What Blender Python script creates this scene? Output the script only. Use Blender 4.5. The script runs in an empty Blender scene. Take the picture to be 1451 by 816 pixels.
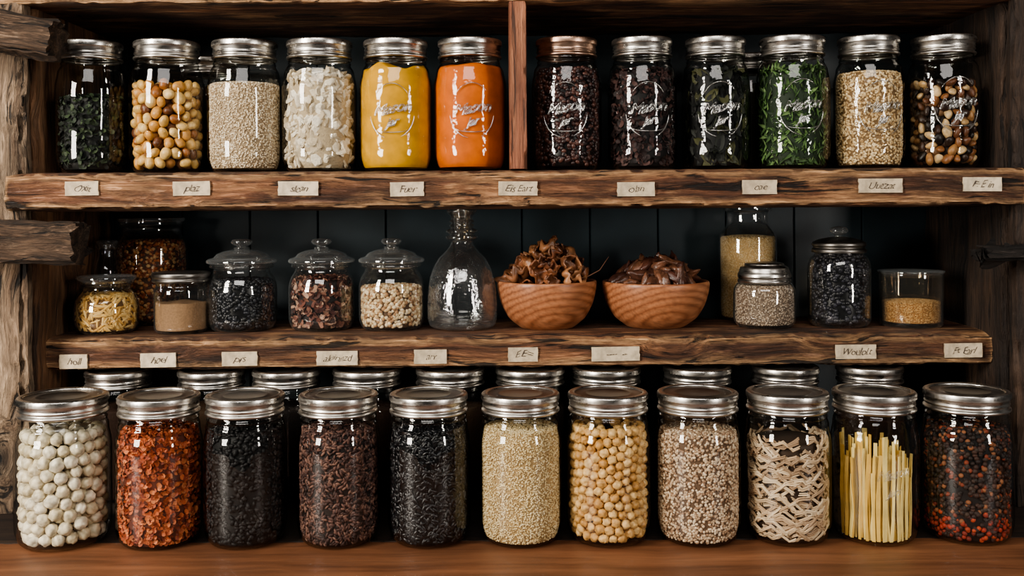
import bpy, bmesh, math, random
import numpy as np
from mathutils import Vector, Matrix, noise, Euler
PI = math.pi
rnd = random.Random(7); rng = np.random.default_rng(7)
SC = bpy.context.scene; COL = SC.collection
F = 1451*35/36.0; HY = 290.0; A = 0.0061; EYE = 1.28

def P(px, py, d):
    u = px-725.5; v = -(py-HY)
    return ((u*math.cos(A)+v*math.sin(A))/F*d, EYE+(-u*math.sin(A)+v*math.cos(A))/F*d)
def PX(px, py, d): return P(px, py, d)[0]
def lin(c):
    o = []
    for x in c[:3]:
        x = x/255.0
        o.append(x/12.92 if x <= 0.04045 else ((x+0.055)/1.055)**2.4)
    return tuple(o)+(1.0,)

# ------------------------------------------------------------------ materials
def newmat(name):
    m = bpy.data.materials.new(name); m.use_nodes = True
    nt = m.node_tree; nt.nodes.clear()
    out = nt.nodes.new('ShaderNodeOutputMaterial')
    return m, nt, out
def N(nt, typ, **kw):
    n = nt.nodes.new(typ)
    for k, v in kw.items(): setattr(n, k, v)
    return n
def ramp(nt, stops):
    r = nt.nodes.new('ShaderNodeValToRGB'); e = r.color_ramp.elements
    while len(e) < len(stops): e.new(0.5)
    for i, (p, c) in enumerate(stops):
        e[i].position = p; e[i].color = c if len(c) == 4 else tuple(c)+(1,)
    return r
def g(v): return (v, v, v, 1)

def wood(name, dark, mid, light, axis='X', long=1.6, cross=26, bump=0.6, rough=0.65, crack=0.5, warp=0.03, worn=None, wornamt=0.0, fine=0.42, knots=0.0, edge=None, stain=None):
    m, nt, out = newmat(name); L = nt.links.new
    tc = N(nt, 'ShaderNodeTexCoord')
    wn = N(nt, 'ShaderNodeTexNoise'); wn.inputs['Scale'].default_value = 6; wn.inputs['Detail'].default_value = 2
    L(tc.outputs['Object'], wn.inputs['Vector'])
    vs = N(nt, 'ShaderNodeVectorMath', operation='SCALE'); vs.inputs['Scale'].default_value = warp
    L(wn.outputs['Color'], vs.inputs[0])
    va = N(nt, 'ShaderNodeVectorMath', operation='ADD'); L(tc.outputs['Object'], va.inputs[0]); L(vs.outputs[0], va.inputs[1])
    src_v = va.outputs[0]; kn = None
    if knots:
        km = N(nt, 'ShaderNodeMapping'); s = [13, 13, 13]; s['XYZ'.index(axis)] = 6; km.inputs['Scale'].default_value = s; L(tc.outputs['Object'], km.inputs['Vector'])
        vo = N(nt, 'ShaderNodeTexVoronoi'); vo.inputs['Scale'].default_value = 1; L(km.outputs[0], vo.inputs['Vector'])
        kr = ramp(nt, [(0.0, g(1)), (0.34, g(0))]); L(vo.outputs['Distance'], kr.inputs[0])
        ks = N(nt, 'ShaderNodeVectorMath', operation='SCALE'); L(kr.outputs[0], ks.inputs[0]); ks.inputs['Scale'].default_value = 0.035*knots
        kv = N(nt, 'ShaderNodeVectorMath', operation='ADD'); L(src_v, kv.inputs[0]); L(ks.outputs[0], kv.inputs[1]); src_v = kv.outputs[0]
        kn = ramp(nt, [(0.04, g(0.22)), (0.17, g(1))]); L(vo.outputs['Distance'], kn.inputs[0])
    def mp(l, c):
        q = N(nt, 'ShaderNodeMapping')
        s = [c, c, c]; s['XYZ'.index(axis)] = l
        q.inputs['Scale'].default_value = s; L(src_v, q.inputs['Vector']); return q
    m1 = mp(long, cross); m2 = mp(long*5, cross*7); m3 = mp(long*2.2, cross*2.5); m4 = mp(long*1.8, cross*0.7)
    def nz(mm, det, ro, dis=0.0):
        n = N(nt, 'ShaderNodeTexNoise'); n.inputs['Scale'].default_value = 1; n.inputs['Detail'].default_value = det; n.inputs['Roughness'].default_value = ro; n.inputs['Distortion'].default_value = dis
        L(mm.outputs[0], n.inputs['Vector']); return n
    n1 = nz(m1, 7, 0.65, 0.4); n2 = nz(m2, 5, 0.7); n3 = nz(m3, 6, 0.6, 0.6); n4 = nz(m4, 8, 0.7, 0.4)
    r1 = ramp(nt, [(0.32, lin(dark)), (0.5, lin(mid)), (0.68, lin(light))]); L(n1.outputs['Fac'], r1.inputs[0])
    r2 = ramp(nt, [(0.3, g(fine)), (0.6, g(1.15))]); L(n2.outputs['Fac'], r2.inputs[0])
    r3 = ramp(nt, [(0.38, g(1-crack*0.97)), (0.43, g(1))]); L(n3.outputs['Fac'], r3.inputs[0])
    src = r1.outputs[0]
    if worn:
        rw = ramp(nt, [(0.52, g(0)), (0.66, g(wornamt))]); L(n4.outputs['Fac'], rw.inputs[0])
        xw = N(nt, 'ShaderNodeMix', data_type='RGBA', blend_type='MIX'); L(rw.outputs[0], xw.inputs[0]); L(src, xw.inputs[6]); xw.inputs[7].default_value = lin(worn); src = xw.outputs[2]
    def mul(a, bb, f=1.0):
        x = N(nt, 'ShaderNodeMix', data_type='RGBA', blend_type='MULTIPLY'); x.inputs[0].default_value = f; L(a, x.inputs[6]); L(bb, x.inputs[7]); return x.outputs[2]
    ns = N(nt, 'ShaderNodeTexNoise'); ns.inputs['Scale'].default_value = 8; ns.inputs['Detail'].default_value = 5; L(tc.outputs['Object'], ns.inputs['Vector'])
    rs = ramp(nt, [(0.38, g(0.45)), (0.62, g(1.15))]); L(ns.outputs['Fac'], rs.inputs[0])
    src = mul(src, rs.outputs[0], stain if stain is not None else (0.85 if worn else 0.3))
    if edge:
        ge = N(nt, 'ShaderNodeNewGeometry'); pe = ramp(nt, [(0.515, g(0)), (0.57, g(0.8))]); L(ge.outputs['Pointiness'], pe.inputs[0])
        pm = mul(pe.outputs[0], n2.outputs['Fac'], 0.6)
        xe = N(nt, 'ShaderNodeMix', data_type='RGBA', blend_type='MIX'); L(pm, xe.inputs[0]); L(src, xe.inputs[6]); xe.inputs[7].default_value = lin(edge); src = xe.outputs[2]
    src = mul(src, r2.outputs[0]); src = mul(src, r3.outputs[0])
    if kn: src = mul(src, kn.outputs[0])
    b = N(nt, 'ShaderNodeBsdfPrincipled'); b.inputs['Roughness'].default_value = rough
    L(src, b.inputs['Base Color'])
    ad = N(nt, 'ShaderNodeMath', operation='ADD'); L(r2.outputs[0], ad.inputs[0]); L(r3.outputs[0], ad.inputs[1])
    ad2 = N(nt, 'ShaderNodeMath', operation='ADD'); L(ad.outputs[0], ad2.inputs[0]); L(n1.outputs['Fac'], ad2.inputs[1])
    bp = N(nt, 'ShaderNodeBump'); bp.inputs['Strength'].default_value = bump; bp.inputs['Distance'].default_value = 0.0024
    L(ad2.outputs[0], bp.inputs['Height']); L(bp.outputs[0], b.inputs['Normal'])
    L(b.outputs[0], out.inputs[0]); return m

def bowl_wood(name):
    # turned-wood figure: warped rings cut by the bowl's surface, plus fine pores
    m, nt, out = newmat(name); L = nt.links.new
    tc = N(nt, 'ShaderNodeTexCoord'); mp = N(nt, 'ShaderNodeMapping'); mp.inputs['Scale'].default_value = (4, 11, 16); mp.inputs['Rotation'].default_value = (0.5, 0.3, 0.2)
    L(tc.outputs['Object'], mp.inputs['Vector'])
    wv = N(nt, 'ShaderNodeTexWave', wave_type='RINGS', rings_direction='Y'); wv.inputs['Scale'].default_value = 2.6; wv.inputs['Distortion'].default_value = 3.5; wv.inputs['Detail'].default_value = 4; wv.inputs['Detail Scale'].default_value = 0.9; wv.inputs['Detail Roughness'].default_value = 0.65
    L(mp.outputs[0], wv.inputs['Vector'])
    r = ramp(nt, [(0.0, lin((134, 84, 56))), (0.25, lin((152, 99, 67))), (1.0, lin((168, 114, 80)))]); L(wv.outputs['Fac'], r.inputs[0])
    m2 = N(nt, 'ShaderNodeMapping'); m2.inputs['Scale'].default_value = (30, 260, 260); L(tc.outputs['Object'], m2.inputs['Vector'])
    n = N(nt, 'ShaderNodeTexNoise'); n.inputs['Scale'].default_value = 1; n.inputs['Detail'].default_value = 4; L(m2.outputs[0], n.inputs['Vector'])
    r2 = ramp(nt, [(0.35, g(0.74)), (0.6, g(1.05))]); L(n.outputs['Fac'], r2.inputs[0])
    x = N(nt, 'ShaderNodeMix', data_type='RGBA', blend_type='MULTIPLY'); x.inputs[0].default_value = 1; L(r.outputs[0], x.inputs[6]); L(r2.outputs[0], x.inputs[7])
    b = N(nt, 'ShaderNodeBsdfPrincipled'); b.inputs['Roughness'].default_value = 0.4; L(x.outputs[2], b.inputs['Base Color'])
    L(b.outputs[0], out.inputs[0]); return m

def glass(name, tint=(0.97, 0.98, 0.97), edge=(0.36, 0.38, 0.37), base=0.055, rough=0.02, bump=0.22, bscale=22, gain=0.8, haze=0.0, power=3.4, detail=2):
    m, nt, out = newmat(name); L = nt.links.new
    tc = N(nt, 'ShaderNodeTexCoord'); nn = N(nt, 'ShaderNodeTexNoise'); nn.inputs['Scale'].default_value = bscale; nn.inputs['Detail'].default_value = detail
    L(tc.outputs['Object'], nn.inputs['Vector'])
    bp = N(nt, 'ShaderNodeBump'); bp.inputs['Strength'].default_value = bump; bp.inputs['Distance'].default_value = 0.004
    L(nn.outputs['Fac'], bp.inputs['Height'])
    lw = N(nt, 'ShaderNodeLayerWeight'); lw.inputs['Blend'].default_value = 0.5
    L(bp.outputs[0], lw.inputs['Normal'])
    pw = N(nt, 'ShaderNodeMath', operation='POWER'); pw.inputs[1].default_value = power; L(lw.outputs['Facing'], pw.inputs[0])
    ml = N(nt, 'ShaderNodeMath', operation='MULTIPLY_ADD'); ml.inputs[1].default_value = gain; ml.inputs[2].default_value = base; ml.use_clamp = True
    L(pw.outputs[0], ml.inputs[0])
    r = ramp(nt, [(0.0, tint), (0.62, tuple(t*0.93 for t in tint)), (0.95, edge)]); L(lw.outputs['Facing'], r.inputs[0])
    t = N(nt, 'ShaderNodeBsdfTransparent'); L(r.outputs[0], t.inputs['Color'])
    gl = N(nt, 'ShaderNodeBsdfGlossy'); gl.inputs['Roughness'].default_value = rough; L(bp.outputs[0], gl.inputs['Normal'])
    mx = N(nt, 'ShaderNodeMixShader'); L(ml.outputs[0], mx.inputs[0]); L(t.outputs[0], mx.inputs[1]); L(gl.outputs[0], mx.inputs[2])
    last = mx.outputs[0]
    if haze:
        df = N(nt, 'ShaderNodeBsdfDiffuse'); df.inputs['Color'].default_value = (0.66, 0.70, 0.70, 1)
        hz = N(nt, 'ShaderNodeMixShader')
        hp = N(nt, 'ShaderNodeMath', operation='MULTIPLY_ADD'); hp.inputs[1].default_value = haze*4; hp.inputs[2].default_value = haze*0.3; hp.use_clamp = True
        L(pw.outputs[0], hp.inputs[0]); L(hp.outputs[0], hz.inputs[0]); L(last, hz.inputs[1]); L(df.outputs[0], hz.inputs[2]); last = hz.outputs[0]
    L(last, out.inputs[0]); return m
def emboss_mat(name, f=0.42, dark=0.74):
    m, nt, out = newmat(name); L = nt.links.new
    t = N(nt, 'ShaderNodeBsdfTransparent'); t.inputs['Color'].default_value = (dark, dark*0.99, dark*0.95, 1)
    gl = N(nt, 'ShaderNodeBsdfGlossy'); gl.inputs['Roughness'].default_value = 0.12
    df = N(nt, 'ShaderNodeBsdfDiffuse'); df.inputs['Color'].default_value = (0.8, 0.8, 0.77, 1)
    a = N(nt, 'ShaderNodeMixShader'); a.inputs[0].default_value = 0.18; L(gl.outputs[0], a.inputs[1]); L(df.outputs[0], a.inputs[2])
    b = N(nt, 'ShaderNodeMixShader'); b.inputs[0].default_value = f; L(t.outputs[0], b.inputs[1]); L(a.outputs[0], b.inputs[2])
    L(b.outputs[0], out.inputs[0]); return m

def metal(name, c, rough=0.3, var=0.15, scale=60):
    m, nt, out = newmat(name); L = nt.links.new
    tc = N(nt, 'ShaderNodeTexCoord'); mp = N(nt, 'ShaderNodeMapping'); mp.inputs['Scale'].default_value = (1, 1, 4); nn = N(nt, 'ShaderNodeTexNoise'); nn.inputs['Scale'].default_value = scale; nn.inputs['Detail'].default_value = 5
    L(tc.outputs['Object'], mp.inputs['Vector']); L(mp.outputs[0], nn.inputs['Vector'])
    cl = lin(c); r = ramp(nt, [(0.3, tuple(x*(1-var*2) for x in cl[:3])), (0.65, cl)]); L(nn.outputs['Fac'], r.inputs[0])
    b = N(nt, 'ShaderNodeBsdfPrincipled'); b.inputs['Metallic'].default_value = 1; L(r.outputs[0], b.inputs['Base Color'])
    mr = N(nt, 'ShaderNodeMath', operation='MULTIPLY_ADD'); mr.inputs[1].default_value = 0.25; mr.inputs[2].default_value = rough-0.08
    L(nn.outputs['Fac'], mr.inputs[0]); L(mr.outputs[0], b.inputs['Roughness'])
    L(b.outputs[0], out.inputs[0]); return m

def attr_mat(name, rough=0.6, spec=0.4, bump=0.0, bscale=900, mott=0.0, bdist=0.001):
    m, nt, out = newmat(name); L = nt.links.new
    a = N(nt, 'ShaderNodeAttribute', attribute_name='Col')
    b = N(nt, 'ShaderNodeBsdfPrincipled'); b.inputs['Roughness'].default_value = rough; b.inputs['Specular IOR Level'].default_value = spec
    tc = N(nt, 'ShaderNodeTexCoord'); nn = N(nt, 'ShaderNodeTexNoise'); nn.inputs['Scale'].default_value = bscale; nn.inputs['Detail'].default_value = 6
    L(tc.outputs['Object'], nn.inputs['Vector'])
    r = ramp(nt, [(0.35, g(1-mott)), (0.65, g(1))]); L(nn.outputs['Fac'], r.inputs[0])
    x = N(nt, 'ShaderNodeMix', data_type='RGBA', blend_type='MULTIPLY'); x.inputs[0].default_value = 1
    L(a.outputs['Color'], x.inputs[6]); L(r.outputs[0], x.inputs[7]); L(x.outputs[2], b.inputs['Base Color'])
    if bump:
        bp = N(nt, 'ShaderNodeBump'); bp.inputs['Strength'].default_value = bump; bp.inputs['Distance'].default_value = bdist
        L(nn.outputs['Fac'], bp.inputs['Height']); L(bp.outputs[0], b.inputs['Normal'])
    L(b.outputs[0], out.inputs[0]); return m

def rand_mat(name, cols, rough=0.5, bscale=250, bump=0.3, mott=0.25):
    m, nt, out = newmat(name); L = nt.links.new
    oi = N(nt, 'ShaderNodeObjectInfo')
    k = len(cols); r = ramp(nt, [(i/k, lin(c)) for i, c in enumerate(cols)]); r.color_ramp.interpolation = 'CONSTANT' if k > 3 else 'LINEAR'
    L(oi.outputs['Random'], r.inputs[0])
    tc = N(nt, 'ShaderNodeTexCoord'); nn = N(nt, 'ShaderNodeTexNoise'); nn.inputs['Scale'].default_value = bscale; nn.inputs['Detail'].default_value = 5
    L(tc.outputs['Object'], nn.inputs['Vector'])
    r2 = ramp(nt, [(0.38, g(1-mott)), (0.6, g(1))]); L(nn.outputs['Fac'], r2.inputs[0])
    x = N(nt, 'ShaderNodeMix', data_type='RGBA', blend_type='MULTIPLY'); x.inputs[0].default_value = 1
    L(r.outputs[0], x.inputs[6]); L(r2.outputs[0], x.inputs[7])
    b = N(nt, 'ShaderNodeBsdfPrincipled'); b.inputs['Roughness'].default_value = rough
    L(x.outputs[2], b.inputs['Base Color'])
    bp = N(nt, 'ShaderNodeBump'); bp.inputs['Strength'].default_value = bump; bp.inputs['Distance'].default_value = 0.001
    L(nn.outputs['Fac'], bp.inputs['Height']); L(bp.outputs[0], b.inputs['Normal'])
    L(b.outputs[0], out.inputs[0]); return m

M = {}
M['shelf'] = wood('shelf_wood', (38, 23, 16), (104, 67, 45), (162, 115, 80), 'X', 4.0, 46, 0.8, 0.6, 0.95, 0.018, (204, 158, 114), 0.65, 0.28, 0.5, (222, 178, 130))
M['post'] = wood('weathered_post_wood', (56, 44, 34), (118, 96, 76), (166, 143, 118), 'Z', 3.0, 28, 1.0, 0.8, 0.95, 0.06, (194, 170, 142), 0.55, 0.32, 1.4)
M['side'] = wood('side_board_wood', (56, 37, 24), (114, 80, 54), (156, 116, 82), 'Z', 1.8, 20, 0.7, 0.7, 0.7, 0.05, (172, 134, 100), 0.4, 0.42, 0.8)
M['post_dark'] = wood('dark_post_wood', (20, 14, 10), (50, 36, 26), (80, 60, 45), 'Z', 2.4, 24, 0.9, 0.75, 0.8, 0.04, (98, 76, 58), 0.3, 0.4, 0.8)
M['divider'] = wood('divider_wood', (80, 44, 30), (140, 86, 60), (172, 116, 84), 'Z', 3.0, 60, 0.8, 0.6, 0.7, 0.008)
M['counter'] = wood('counter_wood', (80, 50, 33), (112, 73, 49), (134, 91, 63), 'X', 1.2, 16, 0.12, 0.5, 0.1, 0.03, None, 0, 0.75)
M['base'] = wood('shade_toned_base_wood', (24, 16, 12), (42, 30, 22), (56, 42, 32), 'X', 1.5, 20, 0.3, 0.7, 0.3, 0.03)  # dark tones paint deep shade into the cabinet base
M['block'] = wood('bracket_wood', (34, 25, 18), (86, 66, 50), (136, 110, 87), 'X', 5.0, 60, 1.0, 0.75, 0.95, 0.04, (162, 138, 114), 0.5, 0.3, 1.2)
M['block_dark'] = wood('dark_bracket_wood', (14, 11, 9), (34, 27, 22), (56, 45, 36), 'X', 5.0, 60, 1.0, 0.75, 0.8, 0.04)
M['bowl'] = bowl_wood('bowl_wood')
M['glass'] = glass('jar_glass', base=0.06)
M['glass_emb'] = glass('embossed_jar_glass', bump=0.34, bscale=44, detail=3, base=0.06)
M['glass_thin'] = glass('clear_thin_glass', (0.985, 0.99, 0.985), (0.55, 0.6, 0.59), 0.12, 0.015, 0.2, 24, 1.0, 0.014, 2.6)
M['glass_lid'] = glass('bright_lid_glass', (0.95, 0.96, 0.96), (0.6, 0.64, 0.64), 0.22, 0.03, 0.25, 30, 1.0, 0.06, 1.8)
M['amber_thin'] = glass('pale_amber_glass', (0.96, 0.91, 0.82), (0.55, 0.5, 0.42), 0.12, 0.02, 0.2, 24, 1.0, 0.02, 2.4)
M['glass_text'] = glass('textured_glass', (0.97, 0.98, 0.98), (0.55, 0.6, 0.6), 0.17, 0.02, 0.6, 75, 1.0, 0.02, 2.2, 3)
M['emboss'] = emboss_mat('embossed_glass')
M['emboss_soft'] = emboss_mat('faint_embossed_glass', 0.16, 0.92)
M['lid'] = metal('brushed_tin', (218, 214, 207), 0.26, 0.24)
M['lid_copper'] = metal('coppery_tin', (206, 172, 150), 0.30, 0.2)
M['disc'] = metal('lid_disc_metal', (152, 148, 142), 0.34, 0.2)
M['matte'] = attr_mat('dry_grain', 0.62, 0.35)
M['shiny'] = attr_mat('glossy_bean', 0.33, 0.5)
M['powder'] = attr_mat('ground_powder', 0.8, 0.2, 0.6, 420, 0.22)
M['mottled'] = attr_mat('mottled_powder', 0.65, 0.3, 0.35, 60, 0.24, 0.002)
def flat(name, c, rough=0.7, bump=0.2, sc=200, mott=0.15): return rand_mat(name, [c, c], rough, sc, bump, mott)
M['paper'] = rand_mat('label_paper', [(214, 200, 174), (194, 178, 152)], 0.85, 90, 0.3, 0.34)
M['ink'] = flat('label_ink', (58, 46, 38))
M['stopper'] = glass('amber_stopper_glass', (0.95, 0.84, 0.64), (0.6, 0.5, 0.35), 0.20, 0.05, 0.5, 120, 0.9, 0.07, 2.2)

# ------------------------------------------------------------------ objects
def tag(o, label=None, cat=None, group=None, kind=None):
    if label: o['label'] = label
    if cat: o['category'] = cat
    if group: o['group'] = group
    if kind: o['kind'] = kind
    return o
def link(name, me, parent=None, loc=None):
    o = bpy.data.objects.new(name, me); COL.objects.link(o)
    if parent: o.parent = parent
    if loc: o.location = loc
    return o
def empty(name, loc):
    o = bpy.data.objects.new(name, None); COL.objects.link(o); o.location = loc; o.empty_display_size = 0.02; return o
def mesh_from(name, V, Fc, mats, smooth=True):
    me = bpy.data.meshes.new(name); me.from_pydata([tuple(v) for v in V], [], Fc)
    for m in mats: me.materials.append(m)
    if smooth: me.polygons.foreach_set('use_smooth', [True]*len(me.polygons))
    me.update(); return me
def smooth_prof(pts, k=5):
    out = []
    n = len(pts)
    for i in range(n-1):
        p0 = pts[max(i-1, 0)]; p1 = pts[i]; p2 = pts[i+1]; p3 = pts[min(i+2, n-1)]
        for j in range(k):
            t = j/k
            q = []
            for c in (0, 1):
                a, b, cc, d = p0[c], p1[c], p2[c], p3[c]
                m1 = (cc-a)*0.35; m2 = (d-b)*0.35
                q.append((2*t**3-3*t**2+1)*b+(t**3-2*t**2+t)*m1+(-2*t**3+3*t**2)*cc+(t**3-t**2)*m2)
            out.append((max(q[0], 0.00005), q[1]))
    out.append(pts[-1]); return out
def lathe(prof, seg=72, rmod=None):
    V = []; Fc = []
    for i, (r, z) in enumerate(prof):
        for s in range(seg):
            a = 2*PI*s/seg
            rr = r+(rmod(i, s, z) if rmod else 0)
            V.append((rr*math.cos(a), rr*math.sin(a), z))
    for i in range(len(prof)-1):
        for s in range(seg):
            t = (s+1) % seg
            Fc.append((i*seg+s, i*seg+t, (i+1)*seg+t, (i+1)*seg+s))
    return V, Fc
def lathe_me(name, prof, mat, seg=72, rmod=None):
    V, Fc = lathe(prof, seg, rmod); me = mesh_from(name, V, Fc, [mat])
    bm = bmesh.new(); bm.from_mesh(me); bmesh.ops.remove_doubles(bm, verts=bm.verts, dist=0.00004); bmesh.ops.recalc_face_normals(bm, faces=bm.faces); bm.to_mesh(me); bm.free()
    return me

def plank(name, lo, hi, axis, mat, amp=0.0012, seed=0, edge=0.004, per=0.008, end=0.0, flat_top=False):
    ax = 'XYZ'.index(axis); o1, o2 = [i for i in range(3) if i != ax]
    w, h = hi[o1]-lo[o1], hi[o2]-lo[o2]; Ln = hi[ax]-lo[ax]
    n1 = max(3, min(30, int(w/per))); n2 = max(3, min(30, int(h/per)))
    ring = [(i/n1, 0) for i in range(n1)]+[(1, i/n2) for i in range(n2)]+[(1-i/n1, 1) for i in range(n1)]+[(0, 1-i/n2) for i in range(n2)]
    nl = max(8, min(400, int(Ln/0.0035)))
    V = []; Fc = []; K = len(ring)
    for s in range(nl+1):
        t = s/nl; al = lo[ax]+Ln*t
        for (u, v) in ring:
            a = lo[o1]+w*u; b = lo[o2]+h*v
            cx = (u-0.5)*2; cy = (v-0.5)*2
            corner = (abs(cx)**8)*(abs(cy)**8)
            q = noise.noise(Vector((al*6+seed*7.1, a*45, b*45)))*amp+noise.noise(Vector((al*26+seed*3.3, a*160, b*160)))*amp*0.6
            n_ = noise.noise(Vector((al*17, u*3+seed, v*3))); n_2 = noise.noise(Vector((al*55, u*3+seed, v*3+5)))
            e = -corner*edge*(0.35+1.6*max(0, n_)+1.0*max(0, n_2))
            dx = (1 if u > 0.99 else -1 if u < 0.01 else 0); dy = (1 if v > 0.99 else -1 if v < 0.01 else 0)
            p = [0, 0, 0]
            p[o1] = a+dx*(q+e)
            p[o2] = b+dy*(((-abs(q)*0.15) if (flat_top and dy > 0) else q)+e)
            ed = 0
            if end and (s == 0 or s == nl):
                ed = noise.noise(Vector((u*5, v*5, seed+s)))*end
            p[ax] = al+ed
            V.append(p)
    for s in range(nl):
        for k in range(K):
            k2 = (k+1) % K
            Fc.append((s*K+k, s*K+k2, (s+1)*K+k2, (s+1)*K+k))
    Fc.append(tuple(range(K))[::-1]); Fc.append(tuple(nl*K+k for k in range(K)))
    me = mesh_from(name, V, Fc, [mat])
    bm = bmesh.new(); bm.from_mesh(me); bmesh.ops.recalc_face_normals(bm, faces=bm.faces); bm.to_mesh(me); bm.free()
    try: me.set_sharp_from_angle(angle=math.radians(38))
    except Exception: pass
    return link(name, me)

# ------------------------------------------------------------------ the cabinet
ZC = EYE-0.380            # counter top
ZM = EYE-0.1685           # middle shelf top
ZT = EYE+0.044            # top shelf top
XL, XR, DB = -0.602, 0.619, 1.50
ZTOP = EYE+0.252
def backwall():
    V = []; Fc = []; pitch = 0.1025; x = PX(258, 380, DB)-4*pitch; gx = 0.0018
    while x < XR+0.05:
        a, b = x+gx, x+pitch-gx
        z0, z1 = ZC-0.03, ZTOP+0.05
        i = len(V); y = DB; yb = DB+0.004
        V += [(x, yb, z0), (a, y, z0), (b, y, z0), (x+pitch, yb, z0), (x, yb, z1), (a, y, z1), (b, y, z1), (x+pitch, yb, z1)]
        Fc += [(i, i+1, i+5, i+4), (i+1, i+2, i+6, i+5), (i+2, i+3, i+7, i+6)]
        x += pitch
    x0 = V[0][0]; x1 = x; i = len(V)
    V += [(x0, DB+0.02, ZC-0.03), (x1, DB+0.02, ZC-0.03), (x1, DB+0.02, ZTOP+0.05), (x0, DB+0.02, ZTOP+0.05)]
    Fc.append((i+1, i, i+3, i+2))
    m = rand_mat('painted_board', [(45, 58, 64), (45, 58, 64)], 0.42, 12, 0.1, 0.3)
    return tag(link('wall_back', mesh_from('wall_back', V, Fc, [m], False)), kind='structure')
backwall()
tag(plank('wall_left', (XL-0.02, 1.262, ZC), (XL, DB, ZTOP), 'Z', M['side'], 0.0012, 3), kind='structure')
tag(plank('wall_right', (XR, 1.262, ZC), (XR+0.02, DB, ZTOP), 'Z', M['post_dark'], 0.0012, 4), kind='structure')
tag(plank('ceiling', (XL-0.14, 1.235, ZTOP), (XR+0.14, DB, ZTOP+0.03), 'X', M['shelf'], 0.001, 5), kind='structure')
tag(plank('countertop', (-0.95, 0.72, ZC-0.04), (0.95, 1.128, ZC), 'X', M['counter'], 0.0003, 6, 0.001, flat_top=True),
    'smooth reddish brown wooden counter running along the bottom under the front row of jars', 'counter')
tag(plank('shade_toned_base', (XL-0.14, 1.129, ZC-0.04), (XR+0.14, DB, ZC), 'X', M['base'], 0.0003, 8, 0.001, flat_top=True), kind='structure')  # cabinet base board, coloured dark to stand in for shade behind the front jars
tag(plank('wooden_shelf', (-0.622, 1.222, ZT-0.049), (0.632, DB-0.001, ZT), 'X', M['shelf'], 0.0016, 11, 0.008, 0.005, 0.004, True),
    'thick rough upper wooden shelf under the top row of mason jars', 'shelf')
tag(plank('wooden_shelf', (XL-0.004, 1.285, ZM-0.044), (XR, DB-0.001, ZM), 'X', M['shelf'], 0.0020, 17, 0.011, 0.005, 0.004, True),
    'thick rough lower wooden shelf carrying the two wooden bowls', 'shelf')
tag(plank('shelf_divider', (-0.003, 1.232, ZT+0.0005), (0.0195, 1.44, ZTOP), 'Z', M['divider'], 0.0008, 21, 0.002, 0.004),
    'upright reddish wooden divider between the two halves of the top row', 'divider')
tag(plank('wooden_post', (-0.80, 1.235, ZC+0.0005), (-0.606, 1.26, ZTOP+0.03), 'Z', M['post'], 0.0050, 23, 0.012),
    'weathered pale brown wooden post at the left side of the cabinet', 'post')
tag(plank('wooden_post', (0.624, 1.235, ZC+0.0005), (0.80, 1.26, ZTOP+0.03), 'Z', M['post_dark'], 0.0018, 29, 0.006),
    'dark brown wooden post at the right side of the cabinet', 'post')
def block(px0, px1, py0, py1, d, dep, tilt, seed, label, mat='block'):
    x0, z0 = P(px0, py1, d); x1, z1 = P(px1, py0, d)
    cx, cz = (x0+x1)/2, (z0+z1)/2
    o = plank('wooden_bracket', (-(x1-x0)/2, -dep/2, -(z1-z0)/2), ((x1-x0)/2, dep/2, (z1-z0)/2), 'X', M[mat], 0.006, seed, 0.022, 0.004, 0.014)
    o.location = (cx, d+dep/2, cz); o.rotation_euler = (0, tilt, 0)
    tag(o, label, 'bracket')
block(-60, 100, 314, 374, 1.187, 0.046, 0.02, 31, 'rough hewn wooden bracket on the left post just below the upper shelf')
block(-60, 70, 14, 70, 1.187, 0.046, 0.16, 37, 'rough hewn wooden bracket in the top left corner above the upper shelf')
block(1402, 1500, 348, 370, 1.190, 0.045, -0.03, 41, 'dark wooden bracket on the right post just below the upper shelf', 'block_dark')

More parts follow.
